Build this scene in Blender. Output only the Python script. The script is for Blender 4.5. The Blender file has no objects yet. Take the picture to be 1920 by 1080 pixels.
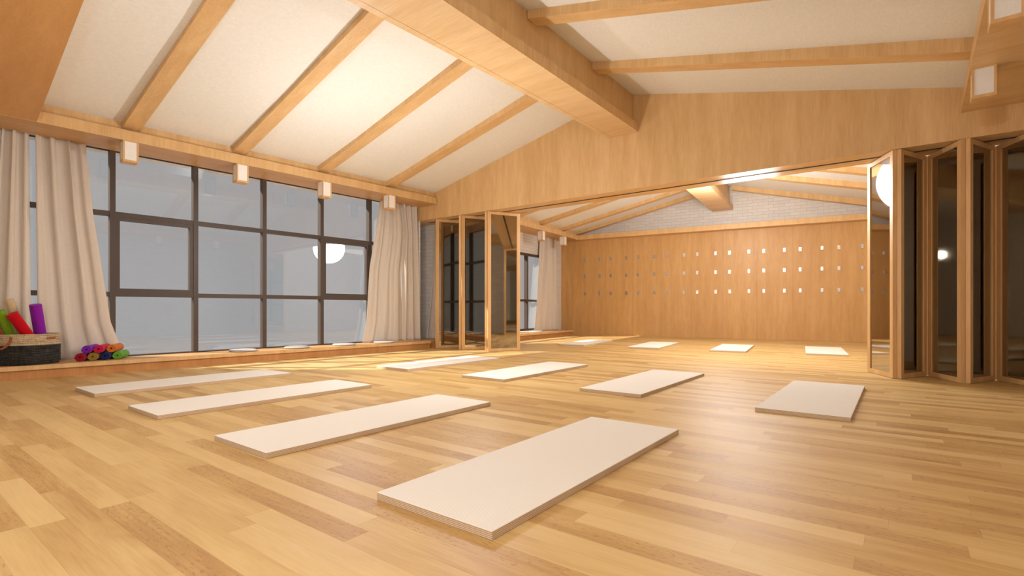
import bpy, bmesh, math, random
from mathutils import Vector, Matrix, noise
random.seed(4)
C = bpy.context.scene.collection
S = bpy.context.scene
V = Vector
PI = math.pi

# ------------------------------------------------------------------ camera
cd = bpy.data.cameras.new('camera'); cam = bpy.data.objects.new('camera', cd); C.objects.link(cam)
cd.sensor_width = 36.0; cd.lens = 955.946 / 1920 * 36.0
cd.shift_y = 38.756 / 1920
cam.location = (0, 0, 0.769)
cam.rotation_euler = (PI / 2, 0, 0.648835)
cd.clip_start = 0.02; cd.clip_end = 200
S.camera = cam
# ------------------------------------------------------------------ exposure
S.view_settings.view_transform = 'Standard'; S.view_settings.look = 'None'
S.view_settings.exposure = 0.10; S.view_settings.gamma = 1.0; S.view_settings.use_curve_mapping = False
# ------------------------------------------------------------------ world (pale overcast outside)
w = bpy.data.worlds.new('world'); S.world = w; w.use_nodes = True
w.node_tree.nodes['Background'].inputs[0].default_value = (0.385, 0.385, 0.39, 1)
w.node_tree.nodes['Background'].inputs[1].default_value = 1.0
# ------------------------------------------------------------------ sun through the windows
sd = bpy.data.lights.new('sun', 'SUN'); sun = bpy.data.objects.new('sun', sd); C.objects.link(sun)
sd.energy = 9.0; sd.color = (1.0, 0.93, 0.82); sd.angle = 0.02
sun.rotation_euler = V((0.66, 0.55, -0.60)).normalized().to_track_quat('-Z', 'Y').to_euler()

def add_unseen_light(name, loc, energy, radius, col=(0.985, 0.99, 1.0)):
    d = bpy.data.lights.new(name, 'POINT'); o = bpy.data.objects.new(name, d); C.objects.link(o)
    d.energy = energy; d.shadow_soft_size = radius; d.color = col; o.location = loc
    return o
add_unseen_light('unseen_light', (-5.3, 3.77, 1.80), 52, 0.03)  # added light, split off the next one to soften its ceiling hot spot
add_unseen_light('unseen_light', (-3.65, 4.185, 1.62), 66, 0.035)
add_unseen_light('unseen_light', (-3.6, 0.9, 2.0), 36, 0.08)  # added fill for the dim near end, no lamp there
add_unseen_light('unseen_light', (-0.55, -0.95, 2.05), 140, 0.12)  # added fill behind the camera, brightens header, beam and right slope
add_unseen_light('unseen_light', (-1.78, 8.22, 2.58), 180, 0.45)
add_unseen_light('unseen_light', (-2.9, 10.6, 2.66), 130, 0.2)

# ------------------------------------------------------------------ helpers
AL = 0.055; BE = -0.075; TH = 0.1335
dL = V((math.sin(AL), math.cos(AL), 0)); nL = V((math.cos(AL), -math.sin(AL), 0))
dB = V((math.sin(BE), math.cos(BE), 0)); nB = V((math.cos(BE), -math.sin(BE), 0))
rR = V((math.cos(TH), math.sin(TH), 0)); dR = V((-math.sin(TH), math.cos(TH), 0))
FW = 14.165
UZ = V((0, 0, 1))
def L(s, o, z): return dL * s + nL * o + UZ * z          # window-side frame, front room
def B(s, o, z): return dB * s + nB * o + UZ * z          # window-side frame, rear room
def R(s, o, z): return rR * s + dR * (FW + o) + UZ * z   # far-wall frame

def tag(o, label=None, cat=None, group=None, kind=None):
    if label: o['label'] = label
    if cat: o['category'] = cat
    if group: o['group'] = group
    if kind: o['kind'] = kind
    return o
def thing(name, label, cat, loc=(0, 0, 0), rz=0, group=None):
    o = bpy.data.objects.new(name, None); C.objects.link(o)
    o.location = loc; o.rotation_euler = (0, 0, rz); o.empty_display_size = 0.05
    return tag(o, label, cat, group, 'thing')
def obj(name, bm, mats, parent=None, smooth=False, under=False, origin=None):
    if not isinstance(mats, (list, tuple)): mats = [mats]
    bm.normal_update()
    if under:
        for f in bm.faces:
            if abs(f.normal.z) > 0.6: f.material_index = 1
    if origin is not None: bmesh.ops.translate(bm, vec=-V(origin), verts=bm.verts)
    me = bpy.data.meshes.new(name); bm.to_mesh(me); bm.free()
    for m in mats: me.materials.append(m)
    if smooth:
        for p in me.polygons: p.use_smooth = True
    o = bpy.data.objects.new(name, me); C.objects.link(o)
    if origin is not None: o.location = origin
    if parent is not None: o.parent = parent
    return o
def hexa(bm, p, mi=0):
    """p = 8 points: bottom ring 0-3, top ring 4-7"""
    v = [bm.verts.new(q) for q in p]
    fs = []
    for f in ((3, 2, 1, 0), (4, 5, 6, 7), (0, 1, 5, 4), (1, 2, 6, 5), (2, 3, 7, 6), (3, 0, 4, 7)):
        fa = bm.faces.new([v[i] for i in f]); fa.material_index = mi; fs.append(fa)
    bmesh.ops.recalc_face_normals(bm, faces=fs)
    return v
def box(bm, x0, x1, y0, y1, z0, z1, mi=0):
    return hexa(bm, [(x0, y0, z0), (x1, y0, z0), (x1, y1, z0), (x0, y1, z0), (x0, y0, z1), (x1, y0, z1), (x1, y1, z1), (x0, y1, z1)], mi)
def fbox(bm, F, s0, s1, o0, o1, z0, z1, mi=0):
    return hexa(bm, [F(s0, o0, z0), F(s0, o1, z0), F(s1, o1, z0), F(s1, o0, z0), F(s0, o0, z1), F(s0, o1, z1), F(s1, o1, z1), F(s1, o0, z1)], mi)
def NB(): return bmesh.new()
def bevel(bm, w, seg=2):
    bmesh.ops.bevel(bm, geom=[e for e in bm.edges if e.calc_length() > w * 2.5], offset=w, segments=seg, affect='EDGES', profile=0.7)
def cyl(bm, c0, c1, r0, r1=None, n=24, caps=True, mi=0):
    r1 = r0 if r1 is None else r1
    c0, c1 = V(c0), V(c1); a = (c1 - c0).normalized()
    t = V((0, 0, 1)) if abs(a.z) < 0.9 else V((1, 0, 0))
    u = a.cross(t).normalized(); v = a.cross(u)
    r = [[bm.verts.new(c + (u * math.cos(2 * PI * i / n) + v * math.sin(2 * PI * i / n)) * rr) for i in range(n)] for c, rr in ((c0, r0), (c1, r1))]
    fs = [bm.faces.new((r[0][i], r[0][(i + 1) % n], r[1][(i + 1) % n], r[1][i])) for i in range(n)]
    if caps: fs += [bm.faces.new(r[0]), bm.faces.new(r[1])]
    for f in fs: f.material_index = mi
    bmesh.ops.recalc_face_normals(bm, faces=fs)
def lathe(bm, prof, n=48, mi=0):
    rings = []
    for (r, z) in prof:
        rings.append([bm.verts.new((r * math.cos(2 * PI * i / n), r * math.sin(2 * PI * i / n), z)) for i in range(n)] if r > 1e-6 else [bm.verts.new((0, 0, z))])
    for a, b in zip(rings, rings[1:]):
        for i in range(n):
            j = (i + 1) % n
            if len(a) == 1 and len(b) == 1: continue
            if len(a) == 1: f = bm.faces.new((a[0], b[i], b[j]))
            elif len(b) == 1: f = bm.faces.new((a[i], b[0], a[j]))
            else: f = bm.faces.new((a[i], b[i], b[j], a[j]))
            f.material_index = mi
    bmesh.ops.recalc_face_normals(bm, faces=bm.faces)

# ------------------------------------------------------------------ materials
class NT:
    def __init__(s, name):
        s.m = bpy.data.materials.new(name); s.m.use_nodes = True
        s.t = s.m.node_tree; s.n = s.t.nodes; s.b = s.n['Principled BSDF']; s.out = s.n['Material Output']
    def node(s, kind, **kw):
        nd = s.n.new(kind)
        for k, v in kw.items(): setattr(nd, k, v)
        return nd
    def lk(s, a, b): s.t.links.new(a, b)
    def math(s, op, a, b=None, c=None):
        nd = s.n.new('ShaderNodeMath'); nd.operation = op
        for i, x in enumerate((a, b, c)):
            if x is None: continue
            if isinstance(x, (int, float)): nd.inputs[i].default_value = x
            else: s.lk(x, nd.inputs[i])
        return nd.outputs[0]
    def coords(s, scale, kind='Object', rot=(0, 0, 0)):
        tc = s.node('ShaderNodeTexCoord'); mp = s.node('ShaderNodeMapping')
        mp.inputs['Scale'].default_value = scale; mp.inputs['Rotation'].default_value = rot
        s.lk(tc.outputs[kind], mp.inputs['Vector']); return mp.outputs[0]
    def noise(s, vec, scale, detail=3, rough=0.5, dist=0.0):
        nd = s.node('ShaderNodeTexNoise'); nd.inputs['Scale'].default_value = scale
        nd.inputs['Detail'].default_value = detail; nd.inputs['Roughness'].default_value = rough; nd.inputs['Distortion'].default_value = dist
        s.lk(vec, nd.inputs['Vector']); return nd.outputs['Fac']
    def ramp(s, fac, stops):
        nd = s.node('ShaderNodeValToRGB'); cr = nd.color_ramp
        while len(cr.elements) > 1: cr.elements.remove(cr.elements[-1])
        cr.elements[0].position = stops[0][0]; cr.elements[0].color = (*stops[0][1], 1)
        for p, c in stops[1:]:
            e = cr.elements.new(p); e.color = (*c, 1)
        s.lk(fac, nd.inputs[0]); return nd.outputs[0]
    def mix(s, fac, a, b, typ='MIX'):
        nd = s.node('ShaderNodeMix'); nd.data_type = 'RGBA'; nd.blend_type = typ
        for i, x in ((0, fac), (6, a), (7, b)):
            if isinstance(x, (int, float)): nd.inputs[i].default_value = x
            elif isinstance(x, tuple): nd.inputs[i].default_value = (*x, 1)
            else: s.lk(x, nd.inputs[i])
        return nd.outputs[2]
    def bump(s, h, strength=0.2, dist=0.01):
        nd = s.node('ShaderNodeBump'); nd.inputs['Strength'].default_value = strength; nd.inputs['Distance'].default_value = dist
        s.lk(h, nd.inputs['Height']); s.lk(nd.outputs[0], s.b.inputs['Normal'])
    def set(s, **kw):
        for k, v in kw.items():
            i = s.b.inputs[k.replace('_', ' ')]
            if hasattr(v, 'node'): s.lk(v, i)
            else: i.default_value = v

def wood(name, axis, dark=(0.585, 0.34, 0.135), light=(0.77, 0.515, 0.255), rough=0.42, rot=(0, 0, 0), seams=None):
    """veneer with its grain along axis"""
    t = NT(name)
    k = {'x': (0.18, 1, 1), 'y': (1, 0.18, 1), 'z': (1, 1, 0.18)}[axis]
    v = t.coords(k, rot=rot)
    broad = t.noise(t.coords({'x': (0.10, 1, 1), 'y': (1, 0.10, 1), 'z': (1, 1, 0.10)}[axis], rot=rot), 6.5, 3, 0.55, 0.3)
    mid = t.noise(v, 16, 4, 0.6, 0.25)
    kf = {'x': (0.04, 1, 1), 'y': (1, 0.04, 1), 'z': (1, 1, 0.04)}[axis]
    fine = t.noise(t.coords(kf, rot=rot), 120, 3, 0.6)
    f = t.math('ADD', t.math('MULTIPLY', broad, 0.42), t.math('ADD', t.math('MULTIPLY', mid, 0.26), t.math('MULTIPLY', fine, 0.36)))
    c = t.ramp(f, [(0.34, dark), (0.50, tuple((a + b) / 2 for a, b in zip(dark, light))), (0.66, light)])
    if seams:
        tc = t.node('ShaderNodeTexCoord'); sx = t.node('ShaderNodeSeparateXYZ'); t.lk(tc.outputs['Object'], sx.inputs[0])
        u = t.math('MODULO', t.math('ADD', sx.outputs[0], seams[1] + 79.0), seams[0])
        line = t.math('LESS_THAN', u, 0.006)
        c = t.mix(t.math('MULTIPLY', line, 0.45), c, (0.20, 0.09, 0.03))
        idx = t.math('FLOOR', t.math('DIVIDE', t.math('ADD', sx.outputs[0], seams[1] + 79.0), seams[0]))
        wn = t.node('ShaderNodeTexWhiteNoise'); wn.noise_dimensions = '1D'; t.lk(idx, wn.inputs['W'])
        c = t.mix(t.math('MULTIPLY', wn.outputs['Value'], 0.14), c, (0.40, 0.19, 0.06))
    t.set(Base_Color=c, Roughness=rough)
    t.b.inputs['Specular IOR Level'].default_value = 0.35
    t.bump(fine, 0.05, 0.002)
    return t.m
WZ = wood('wood_veneer_upright', 'z')
WX = wood('wood_veneer_crosswise', 'x')
WY = wood('wood_veneer_lengthwise', 'y')
WF = wood('wood_door_frame', 'z', dark=(0.58, 0.325, 0.125), light=(0.76, 0.49, 0.23))
WWALL = wood('wood_wall_panelling', 'z', dark=(0.50, 0.265, 0.088), light=(0.65, 0.39, 0.155), seams=(0.79, 4.12))
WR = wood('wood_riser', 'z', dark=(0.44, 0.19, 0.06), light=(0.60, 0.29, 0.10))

def floor_material():
    t = NT('oak_strip_floor')
    tc = t.node('ShaderNodeTexCoord'); sx = t.node('ShaderNodeSeparateXYZ'); t.lk(tc.outputs['Object'], sx.inputs[0])
    X, Y = sx.outputs[0], sx.outputs[1]
    W = 0.1003
    row = t.math('FLOOR', t.math('DIVIDE', Y, W))
    wn = t.node('ShaderNodeTexWhiteNoise'); wn.noise_dimensions = '1D'; t.lk(row, wn.inputs['W'])
    Ln = t.math('ADD', 0.75, t.math('MULTIPLY', wn.outputs['Value'], 0.75))
    xo = t.math('ADD', X, t.math('MULTIPLY', wn.outputs['Value'], 37.0))
    q = t.math('DIVIDE', xo, Ln); col = t.math('FLOOR', q)
    cv = t.node('ShaderNodeCombineXYZ'); t.lk(row, cv.inputs[0]); t.lk(col, cv.inputs[1])
    w2 = t.node('ShaderNodeTexWhiteNoise'); w2.noise_dimensions = '2D'; t.lk(cv.outputs[0], w2.inputs['Vector'])
    rnd = w2.outputs['Value']
    off = t.math('MULTIPLY', rnd, 53.0)
    gv = t.node('ShaderNodeCombineXYZ')
    t.lk(t.math('ADD', t.math('MULTIPLY', X, 0.16), off), gv.inputs[0]); t.lk(t.math('ADD', Y, off), gv.inputs[1])
    g1 = t.noise(gv.outputs[0], 9, 4, 0.55, 0.7)
    gv2 = t.node('ShaderNodeCombineXYZ')
    t.lk(t.math('ADD', t.math('MULTIPLY', X, 0.05), off), gv2.inputs[0]); t.lk(Y, gv2.inputs[1])
    g2 = t.noise(gv2.outputs[0], 95, 3, 0.6)
    gv3 = t.node('ShaderNodeCombineXYZ')
    t.lk(t.math('ADD', t.math('MULTIPLY', X, 0.35), off), gv3.inputs[0]); t.lk(Y, gv3.inputs[1])
    g3 = t.noise(gv3.outputs[0], 110, 1, 0.5)
    tone = t.math('ADD', t.math('MULTIPLY', rnd, 0.34), t.math('ADD', t.math('MULTIPLY', g1, 0.56), t.math('MULTIPLY', g2, 0.30)))
    c = t.ramp(tone, [(0.30, (0.40, 0.215, 0.068)), (0.48, (0.53, 0.325, 0.120)), (0.66, (0.63, 0.425, 0.175)), (0.88, (0.70, 0.50, 0.235))])
    # little darker flecks in some boards
    flk = t.math('MULTIPLY', t.math('GREATER_THAN', g3, 0.635), t.math('LESS_THAN', w2.outputs['Color'] if False else rnd, 0.22))
    c = t.mix(t.math('MULTIPLY', flk, 0.45), c, (0.30, 0.13, 0.045))
    # joints
    fy = t.math('FRACT', t.math('DIVIDE', Y, W)); fx = t.math('FRACT', q)
    j = t.math('MAXIMUM', t.math('LESS_THAN', fy, 0.012), t.math('LESS_THAN', t.math('MULTIPLY', fx, Ln), 0.0016))
    c = t.mix(t.math('MULTIPLY', j, 0.30), c, (0.26, 0.12, 0.04))
    t.set(Base_Color=c, Roughness=t.math('ADD', 0.40, t.math('MULTIPLY', g1, 0.14)))
    t.b.inputs['Specular IOR Level'].default_value = 0.25
    return t.m
FLOOR = floor_material()

def brick_material(name, plane):
    t = NT(name)
    tc = t.node('ShaderNodeTexCoord'); sx = t.node('ShaderNodeSeparateXYZ'); t.lk(tc.outputs['Object'], sx.inputs[0])
    cv = t.node('ShaderNodeCombineXYZ'); t.lk(sx.outputs[{'x': 0, 'y': 1}[plane]], cv.inputs[0]); t.lk(sx.outputs[2], cv.inputs[1])
    br = t.node('ShaderNodeTexBrick'); t.lk(cv.outputs[0], br.inputs['Vector'])
    br.inputs['Scale'].default_value = 1.0; br.inputs['Brick Width'].default_value = 0.235; br.inputs['Row Height'].default_value = 0.078
    br.inputs['Mortar Size'].default_value = 0.0038; br.inputs['Mortar Smooth'].default_value = 0.4
    br.inputs['Color1'].default_value = (0.72, 0.69, 0.65, 1); br.inputs['Color2'].default_value = (0.66, 0.63, 0.60, 1); br.inputs['Mortar'].default_value = (0.50, 0.47, 0.44, 1)
    n = t.noise(t.coords((1, 1, 1)), 30, 4)
    c = t.mix(0.10, br.outputs['Color'], n, 'OVERLAY')
    t.set(Base_Color=c, Roughness=0.75)
    h = t.math('ADD', t.math('MULTIPLY', br.outputs['Fac'], -1.0), t.math('MULTIPLY', n, 0.25))
    t.bump(h, 0.5, 0.005)
    return t.m
BRX = brick_material('white_painted_brick_x', 'x')
BRY = brick_material('white_painted_brick_y', 'y')

def fabric(name, col, scale=260, rough=0.9, amp=0.10, bump=0.15, tint=None, trans=0.0):
    t = NT(name)
    a = t.noise(t.coords((1, 1, 0.12)), scale, 2); b = t.noise(t.coords((0.12, 0.12, 1)), scale, 2)
    f = t.math('MULTIPLY', t.math('ADD', a, b), 0.5)
    c = t.ramp(f, [(0.35, tuple(x * (1 - amp) for x in col)), (0.65, tuple(min(1, x * (1 + amp)) for x in col))])
    t.set(Base_Color=c, Roughness=rough)
    t.b.inputs['Specular IOR Level'].default_value = 0.15
    t.b.inputs['Sheen Weight'].default_value = 0.1
    t.bump(f, bump, 0.002)
    if trans:
        tr = t.node('ShaderNodeBsdfTranslucent'); t.lk(c, tr.inputs[0])
        ms = t.node('ShaderNodeMixShader'); ms.inputs[0].default_value = trans
        t.lk(t.b.outputs[0], ms.inputs[1]); t.lk(tr.outputs[0], ms.inputs[2]); t.lk(ms.outputs[0], t.out.inputs[0])
    return t.m
CEIL = fabric('woven_ceiling_cloth', (0.82, 0.80, 0.75), 190, amp=0.05, bump=0.25)
CURT = fabric('linen_curtain', (0.65, 0.58, 0.505), 420, amp=0.06, bump=0.10)
PAPER = fabric('woven_lamp_paper', (0.86, 0.83, 0.79), 420, amp=0.04, bump=0.2)
CUSH = fabric('pale_grey_felt', (0.60, 0.58, 0.57), 500, amp=0.08)

def mat_top():
    t = NT('cream_ribbed_mat'); 
    tc = t.node('ShaderNodeTexCoord'); sx = t.node('ShaderNodeSeparateXYZ'); t.lk(tc.outputs['Object'], sx.inputs[0])
    wv = t.math('MULTIPLY', t.math('ADD', t.math('SINE', t.math('MULTIPLY', sx.outputs[1], 2 * PI / 0.0095)), 1), 0.5)
    wx = t.math('MULTIPLY', t.math('ADD', t.math('SINE', t.math('MULTIPLY', sx.outputs[0], 2 * PI / 0.0095)), 1), 0.5)
    h = t.math('MULTIPLY', wv, t.math('ADD', 0.6, t.math('MULTIPLY', wx, 0.4)))
    c = t.ramp(h, [(0.0, (0.74, 0.685, 0.61)), (0.5, (0.84, 0.80, 0.735)), (1.0, (0.87, 0.835, 0.775))])
    t.set(Base_Color=c, Roughness=0.75); t.bump(h, 0.3, 0.001); t.b.inputs['Specular IOR Level'].default_value = 0.2
    return t.m
def mat_side():
    t = NT('layered_mat_edge')
    tc = t.node('ShaderNodeTexCoord'); sx = t.node('ShaderNodeSeparateXYZ'); t.lk(tc.outputs['Object'], sx.inputs[0])
    h = t.math('FRACT', t.math('DIVIDE', sx.outputs[2], 0.0062))
    c = t.ramp(h, [(0.0, (0.36, 0.22, 0.11)), (0.30, (0.44, 0.28, 0.15)), (0.42, (0.70, 0.56, 0.40)), (0.95, (0.72, 0.58, 0.42))])
    t.set(Base_Color=c, Roughness=0.8)
    return t.m
MTOP, MSIDE = mat_top(), mat_side()

def plain(name, col, rough=0.5, metal=0.0, var=0.06, scale=60, spec=0.5):
    t = NT(name); n = t.noise(t.coords((1, 1, 1)), scale, 3)
    c = t.ramp(n, [(0.3, tuple(x * (1 - var) for x in col)), (0.7, tuple(min(1, x * (1 + var)) for x in col))])
    t.set(Base_Color=c, Roughness=rough, Metallic=metal); t.b.inputs['Specular IOR Level'].default_value = spec
    return t.m
BRONZE = plain('bronze_window_metal', (0.062, 0.041, 0.029), 0.5)
TRACK = plain('dark_track_metal', (0.02, 0.018, 0.016), 0.5, 0.3)
STEEL = plain('brushed_steel', (0.62, 0.60, 0.58), 0.32, 1.0)
LEATHER = plain('tan_leather', (0.30, 0.075, 0.02), 0.45)
def foam(name, col): return fabric('foam_' + name, col, 330, rough=0.85, amp=0.14, bump=0.4)

def glass_material():
    t = NT('window_glass')
    tr = t.node('ShaderNodeBsdfTransparent'); tr.inputs[0].default_value = (0.94, 0.95, 0.96, 1)
    gl = t.node('ShaderNodeBsdfGlossy'); gl.inputs['Color'].default_value = (0.9, 0.92, 0.95, 1); gl.inputs['Roughness'].default_value = 0.01
    lw = t.node('ShaderNodeLayerWeight'); lw.inputs['Blend'].default_value = 0.5
    fac = t.math('ADD', 0.07, t.math('MULTIPLY', 0.85, t.math('POWER', lw.outputs['Facing'], 4.0)))
    ms = t.node('ShaderNodeMixShader'); t.lk(fac, ms.inputs[0]); t.lk(tr.outputs[0], ms.inputs[1]); t.lk(gl.outputs[0], ms.inputs[2])
    t.lk(ms.outputs[0], t.out.inputs[0]); return t.m
GLASS = glass_material()
def mirror_material():
    t = NT('smoked_mirror')
    n = t.noise(t.coords((1, 1, 0.3)), 3, 2)
    t.set(Base_Color=t.ramp(n, [(0.3, (0.44, 0.41, 0.36)), (0.7, (0.47, 0.44, 0.39))]), Metallic=1.0, Roughness=0.03)
    return t.m
MIRROR = mirror_material()

# ------------------------------------------------------------------ shell
SL = 0.2337; SR = 0.2428
RX, RZ = -3.30, 3.945                     # roof ridge of the front room
def fasL(y): return (-7.572 + math.sin(AL) * y) / math.cos(AL)     # x of the upper fascia, left
def boxR(y): return 0.513 + 0.0245 * (y - 7.0)
Y0, Y1 = -3.2, 7.0
HB = 2.52                                  # underside of the header
bm = NB(); box(bm, -9.2, 1.6, -3.6, 15.4, -0.12, 0.0); tag(obj('floor', bm, FLOOR), kind='structure')

def sheet(bm, a, b, c, d, th=0.06):
    up = UZ * th
    hexa(bm, [V(a), V(b), V(c), V(d), V(a) + up, V(b) + up, V(c) + up, V(d) + up])
bm = NB()
sheet(bm, (fasL(Y0) - .05, Y0, 3.015), (fasL(7.05) - .05, 7.05, 3.015), (RX, 7.05, RZ), (RX, Y0, RZ))
sheet(bm, (RX, Y0, RZ), (RX, 7.05, RZ), (boxR(7.05) + .12, 7.05, 3.029), (boxR(Y0) + .12, Y0, 3.029))
# rear room
def rearF(y): return (-6.56 + math.sin(BE) * y) / math.cos(BE)
rr0, rr1 = V((-3.00, 7.45, 3.95)), V((-3.72, 14.6, 3.95))
sheet(bm, (rearF(7.45) - .05, 7.45, 3.018), (rearF(14.6) - .05, 14.6, 3.018), rr1, rr0)
sheet(bm, rr0, rr1, (0.55, 15.3, 2.97), (1.2, 7.45, 2.95))
tag(obj('ceiling', bm, CEIL), kind='structure')

# window-side wall of the front room (brick) around the window opening s 0.68..6.42
WO = -8.13
S0, S1 = 0.70, 6.46
bm = NB()
fbox(bm, L, -3.4, S0, WO, WO - .25, 0, 3.3)
fbox(bm, L, S1, 6.56, WO, WO - .25, 0, 3.3)
fbox(bm, L, S0, S1, WO - .02, WO - .25, 2.80, 3.3)
fbox(bm, L, S0, S1, WO - .02, WO - .25, 0, 0.13)
tag(obj('wall_left', bm, BRY), kind='structure')
# back wall and right wall (behind / beside the camera)
bm = NB(); box(bm, -8.6, 1.6, Y0 - .2, Y0, 0, 4.2); tag(obj('wall_back', bm, BRX), kind='structure')
bm = NB(); box(bm, 1.16, 1.4, Y0, 15.4, 0, 4.0); tag(obj('wall_right', bm, BRY), kind='structure')
# far wall: panelling with brick gable above
bm = NB(); fbox(bm, R, -6.6, 3.4, 0, 0.2, 0, 2.80)
o = obj('wall_far', bm, WWALL, origin=None)
# keep panelling coordinates in the wall's own frame
o.data.transform(Matrix.Translation(-(dR * FW)) ); o.data.transform(Matrix.Rotation(-TH, 4, 'Z')); o.location = dR * FW; o.rotation_euler = (0, 0, TH)
tag(o, kind='structure')
bm = NB(); fbox(bm, R, -6.6, 3.4, 0.01, 0.2, 2.80, 4.3)
o = obj('wall_gable', bm, BRX); o.data.transform(Matrix.Translation(-(dR * FW))); o.data.transform(Matrix.Rotation(-TH, 4, 'Z')); o.location = dR * FW; o.rotation_euler = (0, 0, TH)
tag(o, kind='structure')
# rear room window-side wall
WB = -7.13
RS0, RS1 = 8.55, 13.1
bm = NB()
fbox(bm, B, 8.17, RS0, WB, WB - .25, 0, 3.3)
fbox(bm, B, RS1, 14.6, WB, WB - .25, 0, 3.3)
fbox(bm, B, RS0, RS1, WB, WB - .25, 2.26, 3.3)
fbox(bm, B, RS0, RS1, WB - .02, WB - .25, 0, 0.15)
tag(obj('wall_rear_left', bm, BRY), kind='structure')
# dividing wall: header over the opening, plus brick stub and thin jamb at the window side
bm = NB()
prof = [(-8.3, HB), (1.16, HB), (1.16, 2.98), (RX, 4.06), (-8.3, 2.86 + .02)]
prof = [(-8.3, HB), (1.16, HB), (1.16, 3.0), (RX, 4.05), (-7.25, 3.10), (-8.3, 3.10)]
f = [bm.verts.new((x, 7.0, z)) for x, z in prof]; b = [bm.verts.new((x, 7.51, z)) for x, z in prof]
bm.faces.new(f); bm.faces.new(b[::-1])
for i in range(len(f)):
    j = (i + 1) % len(f); bm.faces.new((f[i], b[i], b[j], f[j]))
bmesh.ops.recalc_face_normals(bm, faces=bm.faces)
hd = obj('wall_divider', bm, [WZ, WX], under=True); tag(hd, kind='structure')
bm = NB(); box(bm, -8.35, -7.655, 7.0, 7.045, 0, HB); box(bm, -8.35, -7.62, 7.50, 7.60, 0, HB + .3); box(bm, -8.45, -8.30, 6.90, 7.60, 0, HB + .3)
tag(obj('wall_stub', bm, BRX), kind='structure')
bm = NB(); box(bm, -7.62, 1.12, 7.235, 7.265, HB - 0.006, HB + 0.01)
tag(obj('door_track', bm, TRACK), 'dark metal sliding track running along the underside of the wooden header', 'track', kind='thing')

# boxed fascias (trim)
def boxed(name, F, s0, s1, o_out, o_in, up, mats=(WZ, WY)):
    bm = NB(); fbox(bm, F, s0, s1, o_out, o_in, 2.79, 2.915)
    e = tag(obj(name, bm, list(mats), under=True), kind='structure')
    if up is not None:
        bm = NB(); fbox(bm, F, s0, s1, up, up - .05 * (1 if o_out < up else -1), 2.912, 3.10)
        obj('upper_fascia', bm, WZ, e)
    return e
WDI = wood('wood_veneer_diagonal', 'y', dark=(0.50, 0.27, 0.10), light=(0.66, 0.385, 0.165), rot=(0, 0, 0.75))
boxed('trim_1', L, -3.2, 6.575, WO - .02, -7.493, -7.572, (WZ, WDI))
boxed('trim_2', B, 8.06, 13.85, WB - .02, -6.49, -6.56, (WZ, WDI))
bm = NB(); fbox(bm, R, -5.70, 3.0, 0.0, -0.30, 2.775, 2.905); tag(obj('trim_3', bm, [WZ, WX], under=True), kind='structure')
bm = NB()
hexa(bm, [(boxR(Y0), Y0, 2.79), (1.18, Y0, 2.79), (1.18, 7.0, 2.79), (boxR(7), 7.0, 2.79), (boxR(Y0), Y0, 2.915), (1.18, Y0, 2.915), (1.18, 7.0, 2.915), (boxR(7), 7.0, 2.915)])
t4 = tag(obj('trim_4', bm, [WZ, WX], under=True), kind='structure')
bm = NB()
hexa(bm, [(boxR(Y0) + .075, Y0, 2.912), (boxR(Y0) + .12, Y0, 2.912), (boxR(7) + .12, 7.0, 2.912), (boxR(7) + .075, 7.0, 2.912),
          (boxR(Y0) + .075, Y0, 3.10), (boxR(Y0) + .12, Y0, 3.10), (boxR(7) + .12, 7.0, 3.10), (boxR(7) + .075, 7.0, 3.10)])
obj('upper_fascia', bm, WZ, t4)

# deep sloping soffit by the near end of the front room
WSO = wood('wood_veneer_sloped', 'x', dark=(0.52, 0.26, 0.085), light=(0.64, 0.345, 0.13), rot=(0, 0, 0.6))
bm = NB()
def near(y, x, z): return V((x, y, z))
xa0, xa1 = -7.497 + .0551 * .55 + .06, -7.446 - .003
p = [(-7.50, 0.45, 2.79), (-7.446, 1.29, 2.79), (RX - .1, 1.13, 2.79 + SL * 4.04), (RX - .1, 0.30, 2.79 + SL * 4.04)]
hexa(bm, [V(q) for q in p] + [V(q) + UZ * 0.30 for q in p])
p = [(RX + .1, 0.30, 3.74), (RX + .1, 1.13, 3.74), (0.36, 1.25, 2.88), (0.34, 0.40, 2.88)]
hexa(bm, [V(q) for q in p] + [V(q) + UZ * 0.24 for q in p])
tag(obj('trim_5', bm, [WZ, WSO], under=True), kind='structure')

# ------------------------------------------------------------------ rafters and ridge beams
ORD = ['first', 'second', 'third', 'fourth', 'fifth', 'sixth', 'seventh', 'eighth']
WRAF = wood('wood_rafter_underside', 'x')
def rafter(a, b, width, depth, axis, label, group, top=0.05):
    """a, b: centre line points on the ceiling surface"""
    a, b = V(a), V(b); d = (b - a).normalized(); w = V((-d.y, d.x, 0)).normalized() * (width / 2)
    bm = NB(); lo = UZ * -depth; hi = UZ * top
    hexa(bm, [a - w + lo, a + w + lo, b + w + lo, b - w + lo, a - w + hi, a + w + hi, b + w + hi, b - w + hi])
    o = obj('ceiling_rafter', bm, [WZ, WRAF], under=True, origin=a)
    tag(o, label, 'rafter', group, 'thing'); return o
names = ['nearest the deep sloping soffit', 'second from the deep sloping soffit', 'second from the wooden header', 'nearest the wooden header']
for (yf, yr), nm in zip(((2.055, 1.93), (3.306, 3.10), (4.571, 4.41), (5.859, 5.74)), names):
    a = (fasL(yf + .09) + .002, yf + .09, 3.034); b = (-3.472 + .0413 * (yr + .09 - 7) + .058, yr + .09, 0)
    b = (b[0], b[1], 3.015 + (b[0] - fasL(b[1])) / (RX - fasL(b[1])) * (RZ - 3.015))
    rafter(a, b, 0.178, 0.088, 'x', 'wooden rafter on the window-side slope of the near room, ' + nm, 'rafters under the window-side slope of the near room')
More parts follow.
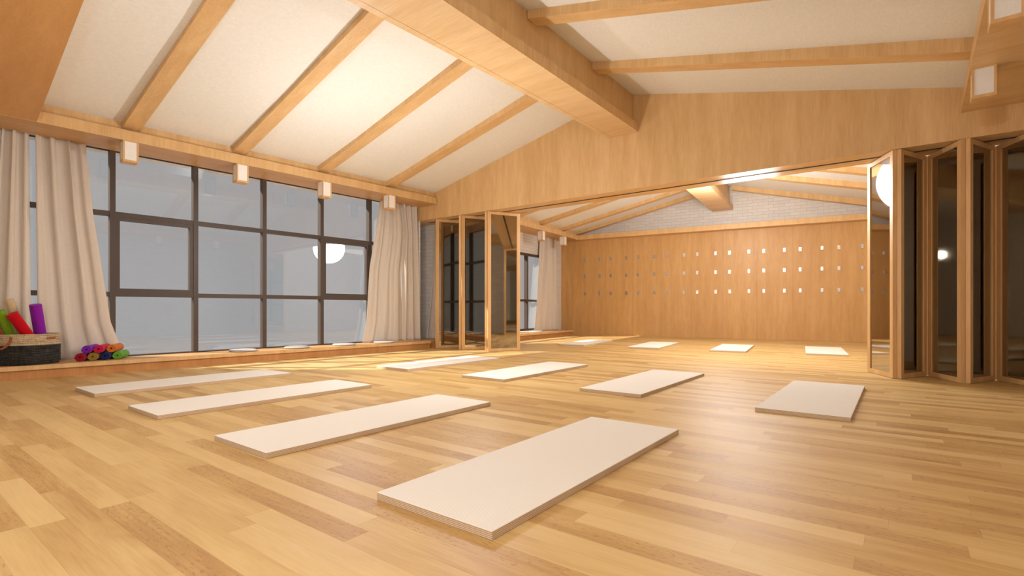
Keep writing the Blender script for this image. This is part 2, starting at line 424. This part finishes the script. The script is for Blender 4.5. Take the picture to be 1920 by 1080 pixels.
for yr, nm in ((1.75, 'out of sight behind the viewer\'s shoulder'), (3.03, 'near the top edge, before the two whole ones'), (4.342, 'farther from the header'), (5.752, 'nearest the header')):
    if yr < 3.5: continue
    a = (-3.094, yr + .09, RZ - SR * .206); b = (boxR(yr) + .072, yr + .09, RZ - SR * (boxR(yr) + .072 - RX) )
    rafter(a, b, 0.178, 0.095, 'x', 'wooden rafter on the slope above the longer door stack, ' + nm, 'rafters under the right slope of the near room')
# rear room rafters
def onrear(s, x=None):
    p = B(s, -6.56, 3.03); return p
nmr = {10.2: 'nearest the header, partly hidden', 11.44: 'second from the header', 12.68: 'second from the brick gable', 13.62: 'against the brick gable'}
for s, nm in nmr.items():
    a = B(s + .09, -6.56, 3.03)
    k = (s + .09 - 7.5) / 6.6
    e = rr0.lerp(rr1, k); d = dR.cross(UZ)
    b = a + rR * ((e - a).dot(rR) - .25); b.z = 3.03 + SL * .97 * (b - a).length
    rafter(a, b, 0.178, 0.088, 'x', 'wooden rafter on the rear room window-side slope, ' + nm, 'rafters under the window-side slope of the rear room')
for y, nm in ((9.45, 'nearest the header'), (10.72, 'second from the header'), (11.95, 'second from the brick gable'), (13.74, 'against the brick gable')):
    k = (y - 7.5) / 6.6; e = rr0.lerp(rr1, k)
    a = V((e.x + .3, y, 3.95 - .26 * .3)); b = a + rR * 4.35; b.z = a.z - .240 * 4.35
    rafter(a, b, 0.178, 0.088, 'x', 'wooden rafter on the rear room slope away from the windows, ' + nm, 'rafters under the right slope of the rear room')

WBM = wood('wood_beam_underside', 'x', dark=(0.60, 0.37, 0.165), light=(0.78, 0.55, 0.30))
rb = thing('ridge_beam', 'large boxed wooden ridge beam crossing the near room ceiling into the header', 'beam')
def lx(y): return -3.472 + .0413 * (y - 7)
def rx(y): return -3.007 + .003 * (y - 7)
ya, yb = Y0 + .01, 6.998
bm = NB()
hexa(bm, [(lx(ya), ya, 3.335), (lx(ya) + .10, ya, 3.335), (lx(yb) + .06, yb, 3.335), (lx(yb), yb, 3.335), (lx(ya), ya, 3.46), (lx(ya) + .10, ya, 3.46), (lx(yb) + .06, yb, 3.46), (lx(yb), yb, 3.46)])
obj('edge_board', bm, [WZ, WBM], rb, under=True)
bm = NB()
hexa(bm, [(lx(ya) + .104, ya, 3.335), (rx(ya), ya, 3.335), (rx(yb), yb, 3.335), (lx(yb) + .064, yb, 3.335), (lx(ya) + .104, ya, 3.46), (rx(ya), ya, 3.46), (rx(yb), yb, 3.46), (lx(yb) + .064, yb, 3.46)])
obj('lower_casing', bm, [WZ, WBM], rb, under=True)
bm = NB()
hexa(bm, [(lx(ya) + .06, ya, 3.455), (rx(ya) - .085, ya, 3.455), (rx(yb) - .085, yb, 3.455), (lx(yb) + .06, yb, 3.455), (lx(ya) + .06, ya, 3.93), (rx(ya) - .085, ya, 3.93), (rx(yb) - .085, yb, 3.93), (lx(yb) + .06, yb, 3.93)])
obj('upper_casing', bm, [WZ, WBM], rb, under=True)
rb2 = thing('ridge_beam', 'boxed wooden ridge beam ending on the white brick gable of the rear room', 'beam')
e0 = R(-1.996, 0, 0); e1 = R(-1.51, 0, 0)
dd = (V((-3.67, 11.13, 0)) - V((-3.94, 14.03, 0))).normalized()
def beam2(bm, a, b, z0, z1):
    p0, p1 = rR * a + e0, rR * b + e0
    q0, q1 = p0 + dd * 6.22, p1 + dd * 6.22
    hexa(bm, [p0 + UZ * z0, p1 + UZ * z0, q1 + UZ * z0, q0 + UZ * z0, p0 + UZ * z1, p1 + UZ * z1, q1 + UZ * z1, q0 + UZ * z1])
bm = NB(); beam2(bm, 0, .486, 3.295, 3.42); obj('lower_casing', bm, [WZ, WBM], rb2, under=True)
bm = NB(); beam2(bm, .07, .40, 3.415, 3.93); obj('upper_casing', bm, [WZ, WBM], rb2, under=True)

# ------------------------------------------------------------------ windows
def grid_window(name, F, off, smull, s0, s1, z0, z1, trans, casements, sgn=1):
    root = bpy.data.objects.new(name, None); C.objects.link(root); tag(root, kind='structure')
    bm = NB(); h = .03
    zs = [z0, z1]
    fbox(bm, F, s0, s1, off + .02, off - .06, z0 - .03, z0 + .03)
    fbox(bm, F, s0, s1, off + .02, off - .06, z1 - .03, z1 + .03)
    for s in smull: fbox(bm, F, s - h, s + h, off + .025, off - .07, z0 + .03, z1 - .03)
    for t in trans:
        for a, b in zip(smull, smull[1:]): fbox(bm, F, a + h, b - h, off + .02, off - .06, t - h, t + h)
    obj('window_frame', bm, BRONZE, root)
    for (a, b, zz0, zz1) in casements:
        bm = NB(); c = .046
        for (p, q, r, s) in ((a + h, b - h, zz0 + h, zz0 + h + c), (a + h, b - h, zz1 - h - c, zz1 - h), (a + h, a + h + c, zz0 + h + c, zz1 - h - c), (b - h - c, b - h, zz0 + h + c, zz1 - h - c)):
            fbox(bm, F, p, q, off + .015, off - .055, r, s)
        obj('casement_frame', bm, BRONZE, root)
    zz = [z0] + list(trans) + [z1]
    for a, b in zip(smull, smull[1:]):
        for p, q in zip(zz, zz[1:]):
            bm = NB(); fbox(bm, F, a + h - .005, b - h + .005, off - .025, off - .031, p + h - .005, q - h + .005)
            obj('pane', bm, GLASS, root)
    return root
sm = [0.73, 1.665, 2.615, 3.575, 4.54, 5.50, 6.43]
W1 = grid_window('window_1', L, WO, sm, S0, S1, 0.135, 2.82, (0.955, 1.985), [(1.665, 2.615, .955, 1.985), (4.54, 5.50, .955, 1.985)])
sm2 = [8.58, 9.37, 10.57, 11.77, 13.07]
W2 = grid_window('window_2', B, WB, sm2, RS0, RS1, 0.20, 2.23, (0.99,), [])

# ------------------------------------------------------------------ window benches
def bench(label, F, s0, s1, oback, oslab, oriser, extra=None):
    t = thing('window_bench', label, 'bench')
    bm = NB(); fbox(bm, F, s0, s1, oback, oslab, 0.098, 0.148); bevel(bm, .002, 1); obj('bench_top', bm, [WZ, WDIT], t, under=True)
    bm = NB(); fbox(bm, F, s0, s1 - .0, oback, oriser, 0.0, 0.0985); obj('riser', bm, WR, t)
    return t
WDIT = wood('wood_bench_top', 'y', dark=(0.54, 0.28, 0.10), light=(0.70, 0.42, 0.19))
bench('low wooden bench step under the big near window', L, -3.2, 6.52, WO + .03, -7.595, -7.622)
bench('low wooden bench step under the rear room window', B, 8.18, 13.42, WB + .03, -6.545, -6.585)
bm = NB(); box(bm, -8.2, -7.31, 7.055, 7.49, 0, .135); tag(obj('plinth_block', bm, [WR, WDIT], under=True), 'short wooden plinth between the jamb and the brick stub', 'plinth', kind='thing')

# ------------------------------------------------------------------ lanterns
def make_lantern(label, group):
    t = thing('lantern', label, 'lamp', group=group)
    w, H, e = .155, .255, .017
    bm = NB(); h = w / 2
    for sx in (-1, 1):
        for sy in (-1, 1):
            x0, x1 = sorted((sx * h, sx * (h - e))); y0, y1 = sorted((sy * h, sy * (h - e)))
            box(bm, x0, x1, y0, y1, 0.024, H)
    box(bm, -h, h, -h, h, 0, .024); box(bm, -h, h, -h, h, H - .012, H)
    obj('lantern_frame', bm, WF, t)
    for k in range(4):
        bm = NB(); box(bm, -(h - e), h - e, h - .009, h - .005, .024, H - .012)
        bmesh.ops.rotate(bm, matrix=Matrix.Rotation(k * PI / 2, 3, 'Z'), verts=bm.verts)
        obj('paper_panel', bm, PAPER, t)
    return t
def copy_tree(o, parent=None):
    c = o.copy(); C.objects.link(c)
    if parent is not None: c.parent = parent
    for ch in list(o.children): copy_tree(ch, c)
    return c
proto = make_lantern('', 'x'); used = False
def put_lantern(loc, rz, label, group):
    global used
    o = proto if not used else copy_tree(proto); used = True
    o.location = loc; o.rotation_euler = (0, 0, rz); tag(o, label, 'lamp', group, 'thing'); return o
G1 = 'wood and paper lanterns hung along the window-side fascia of the near room'
for s, nm in ((1.716, 'nearest the basket end'), (3.003, 'second from the basket end'), (4.280, 'third from the basket end'), (5.531, 'nearest the folding doors')):
    p = L(s, -7.493 - .0775 + .003, 2.538)
    put_lantern(p, -AL, 'small wood framed paper lantern on the near window fascia, ' + nm, G1)
G2 = 'wood and paper lanterns hung along the window-side fascia of the rear room'
for s, nm in ((11.56, 'nearest the folding doors'), (12.79, 'middle of the three'), (13.96, 'in the corner against the wood wall')):
    if s < 13.9: p = B(s, -6.49 - .0775 + .003, 2.535)
    else: p = V((-7.585, 13.50, 2.535))
    put_lantern(p, -BE, 'small wood framed paper lantern in the rear room, ' + nm, G2)
G3 = 'wood and paper lanterns hung under the right fascia of the near room'
for y, nm in ((5.845, 'nearest the header'), (4.40, 'partly out of view')):
    put_lantern((boxR(y) + .085, y, 2.538), -.0245, 'wood framed paper lantern on the fascia above the longer door stack, ' + nm, G3)

# ------------------------------------------------------------------ folding mirror doors
def make_leaf(length, label, group, name='folding_door'):
    """leaf along +x from origin, thickness centred on y"""
    t = thing(name, label, 'door', group=group)
    H0, H1, st, rl, th = 0.004, HB - .008, .062, .050, .036
    bm = NB()
    box(bm, 0, st, -th / 2, th / 2, H0, H1); box(bm, length - st, length, -th / 2, th / 2, H0, H1)
    box(bm, st, length - st, -th / 2, th / 2, H0, H0 + rl); box(bm, st, length - st, -th / 2, th / 2, H1 - rl, H1)
    obj('door_frame', bm, WF, t)
    bm = NB(); box(bm, st - .003, length - st + .003, -.007, .007, H0 + rl - .003, H1 - rl + .003)
    obj('mirror_panel', bm, MIRROR, t)
    return t
def leaf(p, q, label, group):
    p, q = V((*p, 0)), V((*q, 0)); d = q - p
    t = make_leaf(d.length, label, group); t.location = p; t.rotation_euler = (0, 0, math.atan2(d.y, d.x))
    return t
GL = 'mirrored folding door leaves stacked at the window side of the opening'
yn, yf = 6.995, 7.545
nL_ = [-7.165, -6.505, -5.875]; fL_ = [-6.86, -6.215, -5.56]
e = .0195
leaf((nL_[0], yn), (fL_[0] - e, yf), 'mirrored wooden folding door leaf nearest the brick stub', GL)
leaf((fL_[0] + e, yf), (nL_[1] - e, yn), 'mirrored folding door leaf angled back behind the first, mostly hidden', GL)
leaf((nL_[1] + e, yn), (fL_[1] - e, yf), 'mirrored wooden folding door leaf in the middle of the stack by the windows', GL)
leaf((fL_[1] + e, yf), (nL_[2] - e, yn), 'mirrored folding door leaf angled back behind the end leaf, mostly hidden', GL)
leaf((nL_[2] + e, yn), (fL_[2], yf + .02), 'mirrored wooden folding door leaf at the opening end of the stack by the windows', GL)
LV = []
GR = 'mirrored folding door leaves stacked at the right side of the opening'
LV.append(leaf((-.286, 7.55), (-.0365, 7.0), 'mirrored folding door leaf at the opening end of the longer stack', GR))
LV.append(leaf((.006, 7.0), (.2405, 7.52), 'mirrored folding door leaf second from the opening in the longer stack', GR))
LV.append(leaf((.2815, 7.52), (.526, 6.98), 'mirrored folding door leaf third from the opening in the longer stack', GR))
LV.append(leaf((.5675, 6.98), (.8105, 7.50), 'mirrored folding door leaf fourth from the opening in the longer stack', GR))
LV.append(leaf((.8515, 7.50), (1.10, 6.96), 'mirrored folding door leaf fifth from the opening in the longer stack', GR))

def filler(leaf_o, x, y, w):
    """full height hinge strip closing the joint beside a leaf"""
    bm = NB(); box(bm, x - w, x + w, y - .003, y + .003, .006, HB - .010)
    mi = (Matrix.Translation(leaf_o.location) @ Matrix.Rotation(leaf_o.rotation_euler.z, 4, 'Z')).inverted()
    bmesh.ops.transform(bm, matrix=mi, verts=bm.verts)
    obj('filler', bm, WF, leaf_o)
filler(LV[0], -.015, 7.016, .022); filler(LV[2], .261, 7.512, .024); filler(LV[3], .547, 6.997, .022); filler(LV[4], .831, 7.492, .024)  # strips added to stop light showing through the leaf joints

# ------------------------------------------------------------------ yoga mats
rows = {0: [(-1.673, 1.306), (-3.178, 1.319), (-4.683, 1.329), (-6.173, 1.338)],
        1: [(-0.858, 4.142), (-2.369, 4.167), (-3.882, 4.189), (-5.382, 4.196)],
        2: [(-1.227, 9.678), (-2.704, 9.421), (-4.192, 9.234), (-5.695, 9.085)]}
mlab = {0: ['largest looking cream slab mat, lying closest to the viewer on the floor', 'cream slab mat in the front row, one step toward the windows from the nearest mat',
            'cream slab mat in the front row, second from the window bench', 'cream slab mat in the front row lying closest to the window bench'],
        1: ['cream slab mat in the middle row, in front of the longer folding door stack', 'cream slab mat in the middle row, third from the window bench',
            'cream slab mat in the middle row, second from the window bench', 'bright sunlit cream slab mat in the middle row, closest to the window bench'],
        2: ['cream slab mat in the rear room, farthest from the rear window', 'cream slab mat in the rear room, third from the rear window',
            'cream slab mat in the rear room, second from the rear window', 'cream slab mat in the rear room closest to the rear window']}
bm = NB(); box(bm, 0, .6, 0, 1.8, 0.0005, .031); bevel(bm, .0015, 1); bm.normal_update()
for f in bm.faces:
    if f.normal.z < .5: f.material_index = 1
mat0 = obj('exercise_mat', bm, [MTOP, MSIDE]); first = True
for r in rows:
    for (x, y), lab in zip(rows[r], mlab[r]):
        if first: m = mat0; first = False
        else: m = mat0.copy(); C.objects.link(m)
        m.location = (x, y, 0); m.rotation_euler = (0, 0, TH if r == 2 else 0)
        tag(m, lab, 'mat', 'cream mats laid out in rows on the floor', 'thing')

# ------------------------------------------------------------------ wall pegs on the far wall
bm = NB()
box(bm, -.03, .03, -.012, 0, -.048, .048); bevel(bm, .003, 1)
peg0 = obj('wall_hook', bm, STEEL)
bm = NB(); cyl(bm, (0, -.010, -.012), (0, -.034, -.012), .006, n=12); cyl(bm, (0, -.032, -.012), (0, -.038, -.012), .009, n=12)
hk = obj('peg', bm, STEEL, peg0)
xs = []
a = -5.886
for k in range(10):
    xs += [a + .79 * k, a + .79 * k + .345]
xs = [-5.543 + .79 * k + d for k in range(-0, 10) for d in (0, .452)]
xs = [x for x in xs if x < 2.6]
first = True
rn = {0: 'top', 1: 'middle', 2: 'bottom'}
def nth(i):
    W_ = ['first', 'second', 'third', 'fourth', 'fifth', 'sixth', 'seventh', 'eighth', 'ninth', 'tenth', 'eleventh', 'twelfth', 'thirteenth', 'fourteenth', 'fifteenth', 'sixteenth', 'seventeenth', 'eighteenth', 'nineteenth', 'twentieth', 'twenty-first']
    return W_[i]
for r, z in enumerate((2.21, 1.718, 1.211)):
    for i, x in enumerate(xs):
        if i >= 18: continue
        if first: p = peg0; first = False
        else: p = copy_tree(peg0)
        p.location = R(x, 0, z); p.rotation_euler = (0, 0, TH)
        tag(p, 'small metal hook, %s row on the far wood wall, %s from the window corner' % (rn[r], nth(i)), 'hook', 'metal hooks in three rows on the far wood wall', 'thing')

# ------------------------------------------------------------------ round seat pads on the bench
bm = NB(); n = 48
lathe(bm, [(0, .002), (.165, .002), (.183, .008), (.188, .016), (.183, .024), (.165, .029), (0, .031)], n)
pad0 = obj('seat_pad', bm, CUSH, smooth=True)
tf = [(3.13, 'nearest the rolled mats'), (3.94, 'second along from the rolled mats'), (4.77, 'third along from the rolled mats'), (5.58, 'at the foot of the curtain')]
for i, (s, nm) in enumerate(tf):
    p = pad0 if i == 0 else pad0.copy()
    if i: C.objects.link(p)
    p.location = L(s, -7.80, .1475); tag(p, 'round pale grey seat pad on the window bench, ' + nm, 'cushion', 'round grey seat pads on the window bench', 'thing')
p = pad0.copy(); C.objects.link(p); p.location = B(11.75, -6.84, .1475); tag(p, 'round pale grey seat pad on the rear room bench beside its curtain', 'cushion', 'round grey seat pads on the window bench', 'thing')

# ------------------------------------------------------------------ curtains
def interp(tab, v):
    for (a, x), (b, y) in zip(tab, tab[1:]):
        if v <= b: 
            k = (v - a) / (b - a) if b > a else 0
            k = k * k * (3 - 2 * k) if False else k
            return x + (y - x) * k
    return tab[-1][1]
def curtain_mesh(F, off, left, right, folds, amp, z0=.150, z1=2.80, nu=150, nv=60, seed=0, flare=0.4, push=0.0):
    """left / right: [(t, s)] edge position against height t (0 at hem, 1 at top)"""
    rnd = random.Random(seed); ph = [rnd.uniform(0, 6.28) for _ in range(8)]
    bm = NB(); g = []
    for j in range(nv + 1):
        t = j / nv; z = z0 + (z1 - z0) * t; row = []
        a, b = interp(left, t), interp(right, t)
        for i in range(nu + 1):
            u = i / nu
            uu = u + .028 * math.sin(2 * PI * u * 2.3 + ph[0] + 1.2 * t) + .015 * math.sin(2 * PI * u * 5.1 + ph[1] - t)
            am = amp * (1 - flare * (1 - t) ** 2)
            wv = math.sin(2 * PI * folds * uu + ph[2] + .9 * (1 - t) * math.sin(3 * u + ph[3]))
            wv = math.copysign(abs(wv) ** .75, wv)
            o = off + am * wv + .35 * am * math.sin(2 * PI * folds * .47 * uu + ph[4] + 1.5 * t)
            crump = .012 * max(0, .12 - t) / .12
            o += crump * math.sin(14 * u + ph[5]) + push * max(0, .10 - t) / .10 * .1
            s = a + (b - a) * u + .25 * am * math.cos(2 * PI * folds * uu + ph[2])
            row.append(bm.verts.new(F(s, o, z)))
        g.append(row)
    for j in range(nv):
        for i in range(nu): bm.faces.new((g[j][i], g[j][i + 1], g[j + 1][i + 1], g[j + 1][i]))
    return bm
def curtain(label, F, specs, group=None):
    t = thing('curtain', label, 'curtain', group=group)
    for k, sp in enumerate(specs):
        c = obj('curtain_panel', curtain_mesh(F, **sp), CURT, t, smooth=True)
        md = c.modifiers.new('solidify', 'SOLIDIFY'); md.thickness = .004; md.offset = 0.0
    return t
GC = 'full length beige linen curtains at the windows'
curtain('long beige curtain at the near end of the window behind the basket', L, [
    dict(off=-8.068, left=[(0, .50), (.3, .58), (1, .665)], right=[(0, .93), (.3, .90), (.6, .895), (1, .888)], folds=2.2, amp=.030, seed=3, flare=.6),
    dict(off=-8.062, left=[(0, .955), (.3, .945), (.6, .935), (1, .924)], right=[(0, 1.785), (.03, 1.76), (.17, 1.64), (.43, 1.55), (.68, 1.46), (1, 1.385)], folds=3.3, amp=.034, seed=8, flare=.55)], GC)
curtain('long beige curtain gathered between the near window and the folding doors', L, [
    dict(off=-8.00, left=[(0, 5.28), (.03, 5.30), (.15, 5.37), (.52, 5.44), (.75, 5.55), (1, 5.655)], right=[(0, 6.16), (.5, 6.13), (.78, 6.20), (.9, 6.15), (1, 6.10)], folds=3.2, amp=.044, seed=12),
    dict(off=-8.01, left=[(0, 6.14), (.4, 6.165), (.6, 6.16), (.78, 6.19), (1, 6.11)], right=[(0, 6.58), (.3, 6.55), (1, 6.47)], folds=2.4, amp=.040, seed=5)], GC)
curtain('long beige curtain at the far end of the rear room window', B, [
    dict(off=-7.03, left=[(0, 12.03), (.3, 12.17), (.7, 12.30), (1, 12.38)], right=[(0, 13.42), (1, 13.30)], folds=4.4, amp=.045, seed=21)], GC)
bmf = lambda s, o, z: V((s, o, z))
curtain('narrow strip of beige curtain beside the brick stub behind the first folding leaf', bmf, [
    dict(off=7.40, left=[(0, -7.86), (.3, -7.76), (.65, -7.66), (1, -7.63)], right=[(0, -7.36), (1, -7.42)], folds=2.2, amp=.03, z1=2.50, z0=.140, seed=2)], GC)

# ------------------------------------------------------------------ rolled mats
def spiral_roll(bm, r, length, turns=5, rin=.014, n=22, thick=None):
    """rolled mat along +z from 0 to length, outer radius r"""
    th = (r - rin) / turns; N = int(turns * n)
    prev = None; caps = []
    for i in range(N + 1):
        a = 2 * PI * i / n; rc = rin + (r - rin) * i / N
        ro = rc; ri = max(rc - th * .93, rin * .55)
        c, s = math.cos(a), math.sin(a)
        cur = [bm.verts.new((ri * c, ri * s, 0)), bm.verts.new((ro * c, ro * s, 0)), bm.verts.new((ro * c, ro * s, length)), bm.verts.new((ri * c, ri * s, length))]
        if prev:
            for k in range(4): bm.faces.new((prev[k], prev[(k + 1) % 4], cur[(k + 1) % 4], cur[k]))
        else: bm.faces.new(cur)
        prev = cur
    bm.faces.new(prev[::-1])
    bmesh.ops.recalc_face_normals(bm, faces=bm.faces)
def rolled(label, col, cname, p0, p1, r, group, rim=None):
    p0, p1 = V(p0), V(p1); d = p1 - p0
    bm = NB(); spiral_roll(bm, r, d.length)
    o = obj('rolled_mat', bm, foam(cname, col), smooth=False)
    o.location = p0; o.rotation_euler = d.to_track_quat('Z', 'Y').to_euler()
    tag(o, label, 'mat', group, 'thing')
    return o
r = .0505
GB = 'rolled mats stacked in a small pyramid on the bench'
dirn = V((-.86, .50, 0)).normalized(); perp = V((.0, 1, 0))
stack = [('dark red', (.30, .004, .022), 'maroon', 0, 0), ('olive gold', (.30, .19, .03), 'olive', 1, 0), ('navy blue', (.012, .018, .10), 'navy', 2, 0), ('leaf green', (.13, .36, .03), 'green', 3, 0),
         ('violet', (.20, .02, .42), 'violet', .5, 1), ('crimson pink', (.55, .010, .07), 'crimson', 1.5, 1), ('orange', (.58, .16, .02), 'orange', 2.5, 1)]
along = V((.17, .985, 0)).normalized()
pn = V((dirn.y, -dirn.x, 0))                      # perpendicular to the rolls
base = V((-7.655, 1.665, .1485 + r))
lat = V((-dirn.y, dirn.x, 0)); lat = lat if lat.y > 0 else -lat
for nm, col, cn, i, lvl in stack:
    sh = .012 * math.sin(i * 3 + lvl)
    p0 = V((-7.655, 1.70, 0)) + V((.06, 1, 0)).normalized() * (i * 2 * r * 1.0 * 1.17) + dirn * sh
    # spacing measured across the rolls
    p0 = p0 + UZ * (.1485 + r + lvl * r * 1.74)
    rolled('%s rolled mat in the pyramid on the bench, %s' % (nm, {0: 'bottom layer', 1: 'top layer'}[lvl]), col, cn, p0, p0 + dirn * .31, r, GB)

# ------------------------------------------------------------------ basket
BC = V((-7.785, 1.285, .1485)); BR = .207; BH = .340
bk = thing('basket', 'round crocheted basket, black below and cream above, holding rolled mats', 'basket', BC)
def crochet(z0, z1, nrow, mat, name, R0, amp=.009, seed=0):
    bm = NB(); n = 120; rings = []
    per = 8
    for k in range(nrow * per + 1):
        t = k / (nrow * per); z = z0 + (z1 - z0) * t
        row = k // per; ph = (row % 2) * PI / 1
        bul = amp * abs(math.sin(PI * k / per)) 
        ring = []
        for i in range(n * 2):
            a = 2 * PI * i / (n * 2)
            w = .55 + .45 * abs(math.sin(30 * a + ph / 2 + .9 * (k % per) / per))
            rr = R0(z) + bul * w
            ring.append(bm.verts.new((rr * math.cos(a), rr * math.sin(a), z)))
        rings.append(ring)
    for a, b in zip(rings, rings[1:]):
        for i in range(len(a)):
            j = (i + 1) % len(a); bm.faces.new((a[i], a[j], b[j], b[i]))
    bmesh.ops.recalc_face_normals(bm, faces=bm.faces)
    o = obj(name, bm, mat, bk, smooth=True); md = o.modifiers.new('solidify', 'SOLIDIFY'); md.thickness = .006; md.offset = -1
    return o
def prof(z):
    return BR - .018 * max(0, (.05 - z) / .05) ** 2 + .0
YB = fabric('black_yarn', (.035, .032, .028), 110, amp=.95, bump=.8); YC = fabric('cream_yarn', (.50, .38, .235), 110, amp=.35, bump=.8)
bk.scale = (.99, 1.27, 1)
crochet(.0, .215, 12, YB, 'black_weave', prof)
crochet(.215, BH, 6, YC, 'cream_weave', prof, .008)
bm = NB(); lathe(bm, [(0, .001), (BR - .012, .001), (BR - .012, .012), (0, .012)]); obj('basket_floor', bm, YB, bk)
def strap(ang, hang, name, label=None):
    bm = NB(); N = 20; prev = None
    for i in range(N + 1):
        u = i / N
        if hang:
            a = ang + (u - .5) * .58 ; z = .312 - .125 * math.sin(PI * u) ** .6; out = .012 + .022 * math.sin(PI * u)
            wv = V((0, 0, 1))
        else:
            a = ang + (u - .5) * .34; z = .292; out = .014; wv = V((0, 0, 1))
        c = V((math.cos(a) * (BR + out), math.sin(a) * (BR + out), z)); rad = V((math.cos(a), math.sin(a), 0))
        tg = V((-math.sin(a), math.cos(a), 0)) * (1 if not hang else 1) + (V((0, 0, -.37 * math.cos(PI * u) * 3)) if hang else V((0, 0, 0)))
        sd_ = rad.cross(tg).normalized() * .011
        cur = [bm.verts.new(c + sd_), bm.verts.new(c - sd_), bm.verts.new(c - sd_ - rad * .004), bm.verts.new(c + sd_ - rad * .004)]
        if prev:
            for k in range(4): bm.faces.new((prev[k], prev[(k + 1) % 4], cur[(k + 1) % 4], cur[k]))
        prev = cur
    bmesh.ops.recalc_face_normals(bm, faces=bm.faces)
    o = obj(name, bm, LEATHER, bk); 
    if label: o['label'] = label
fa = math.atan2(-1.336, 7.85)
strap(fa - .78, True, 'handle', 'hanging tan leather handle loop')
strap(fa + .78, False, 'side_handle', 'flat tan leather side tab')
GK = 'rolled mats standing in the basket'
def inb(label, col, cn, top, bot, r): return rolled(label, col, cn, bot, top, r, GK)
inb('purple rolled mat standing upright in the basket', (.25, .012, .36), 'purple', (-7.755, 1.335, .815), (-7.875, 1.43, .19), .060)
inb('bright red rolled mat leaning across the front of the basket', (.52, .002, .008), 'red', (-7.645, 1.125, .715), (-7.735, 1.400, .235), .057)
inb('lime green rolled mat leaning in the basket beside the red one', (.20, .36, .012), 'lime', (-7.765, 1.048, .745), (-7.86, 1.235, .20), .052)
inb('cream beige rolled mat leaning at the back of the basket', (.60, .45, .26), 'beige', (-7.885, 1.135, .870), (-7.915, 1.335, .20), .046)
inb('coral rolled mat at the near side of the basket', (.50, .06, .015), 'coral', (-7.765, 0.975, .67), (-7.80, 1.125, .20), .046)
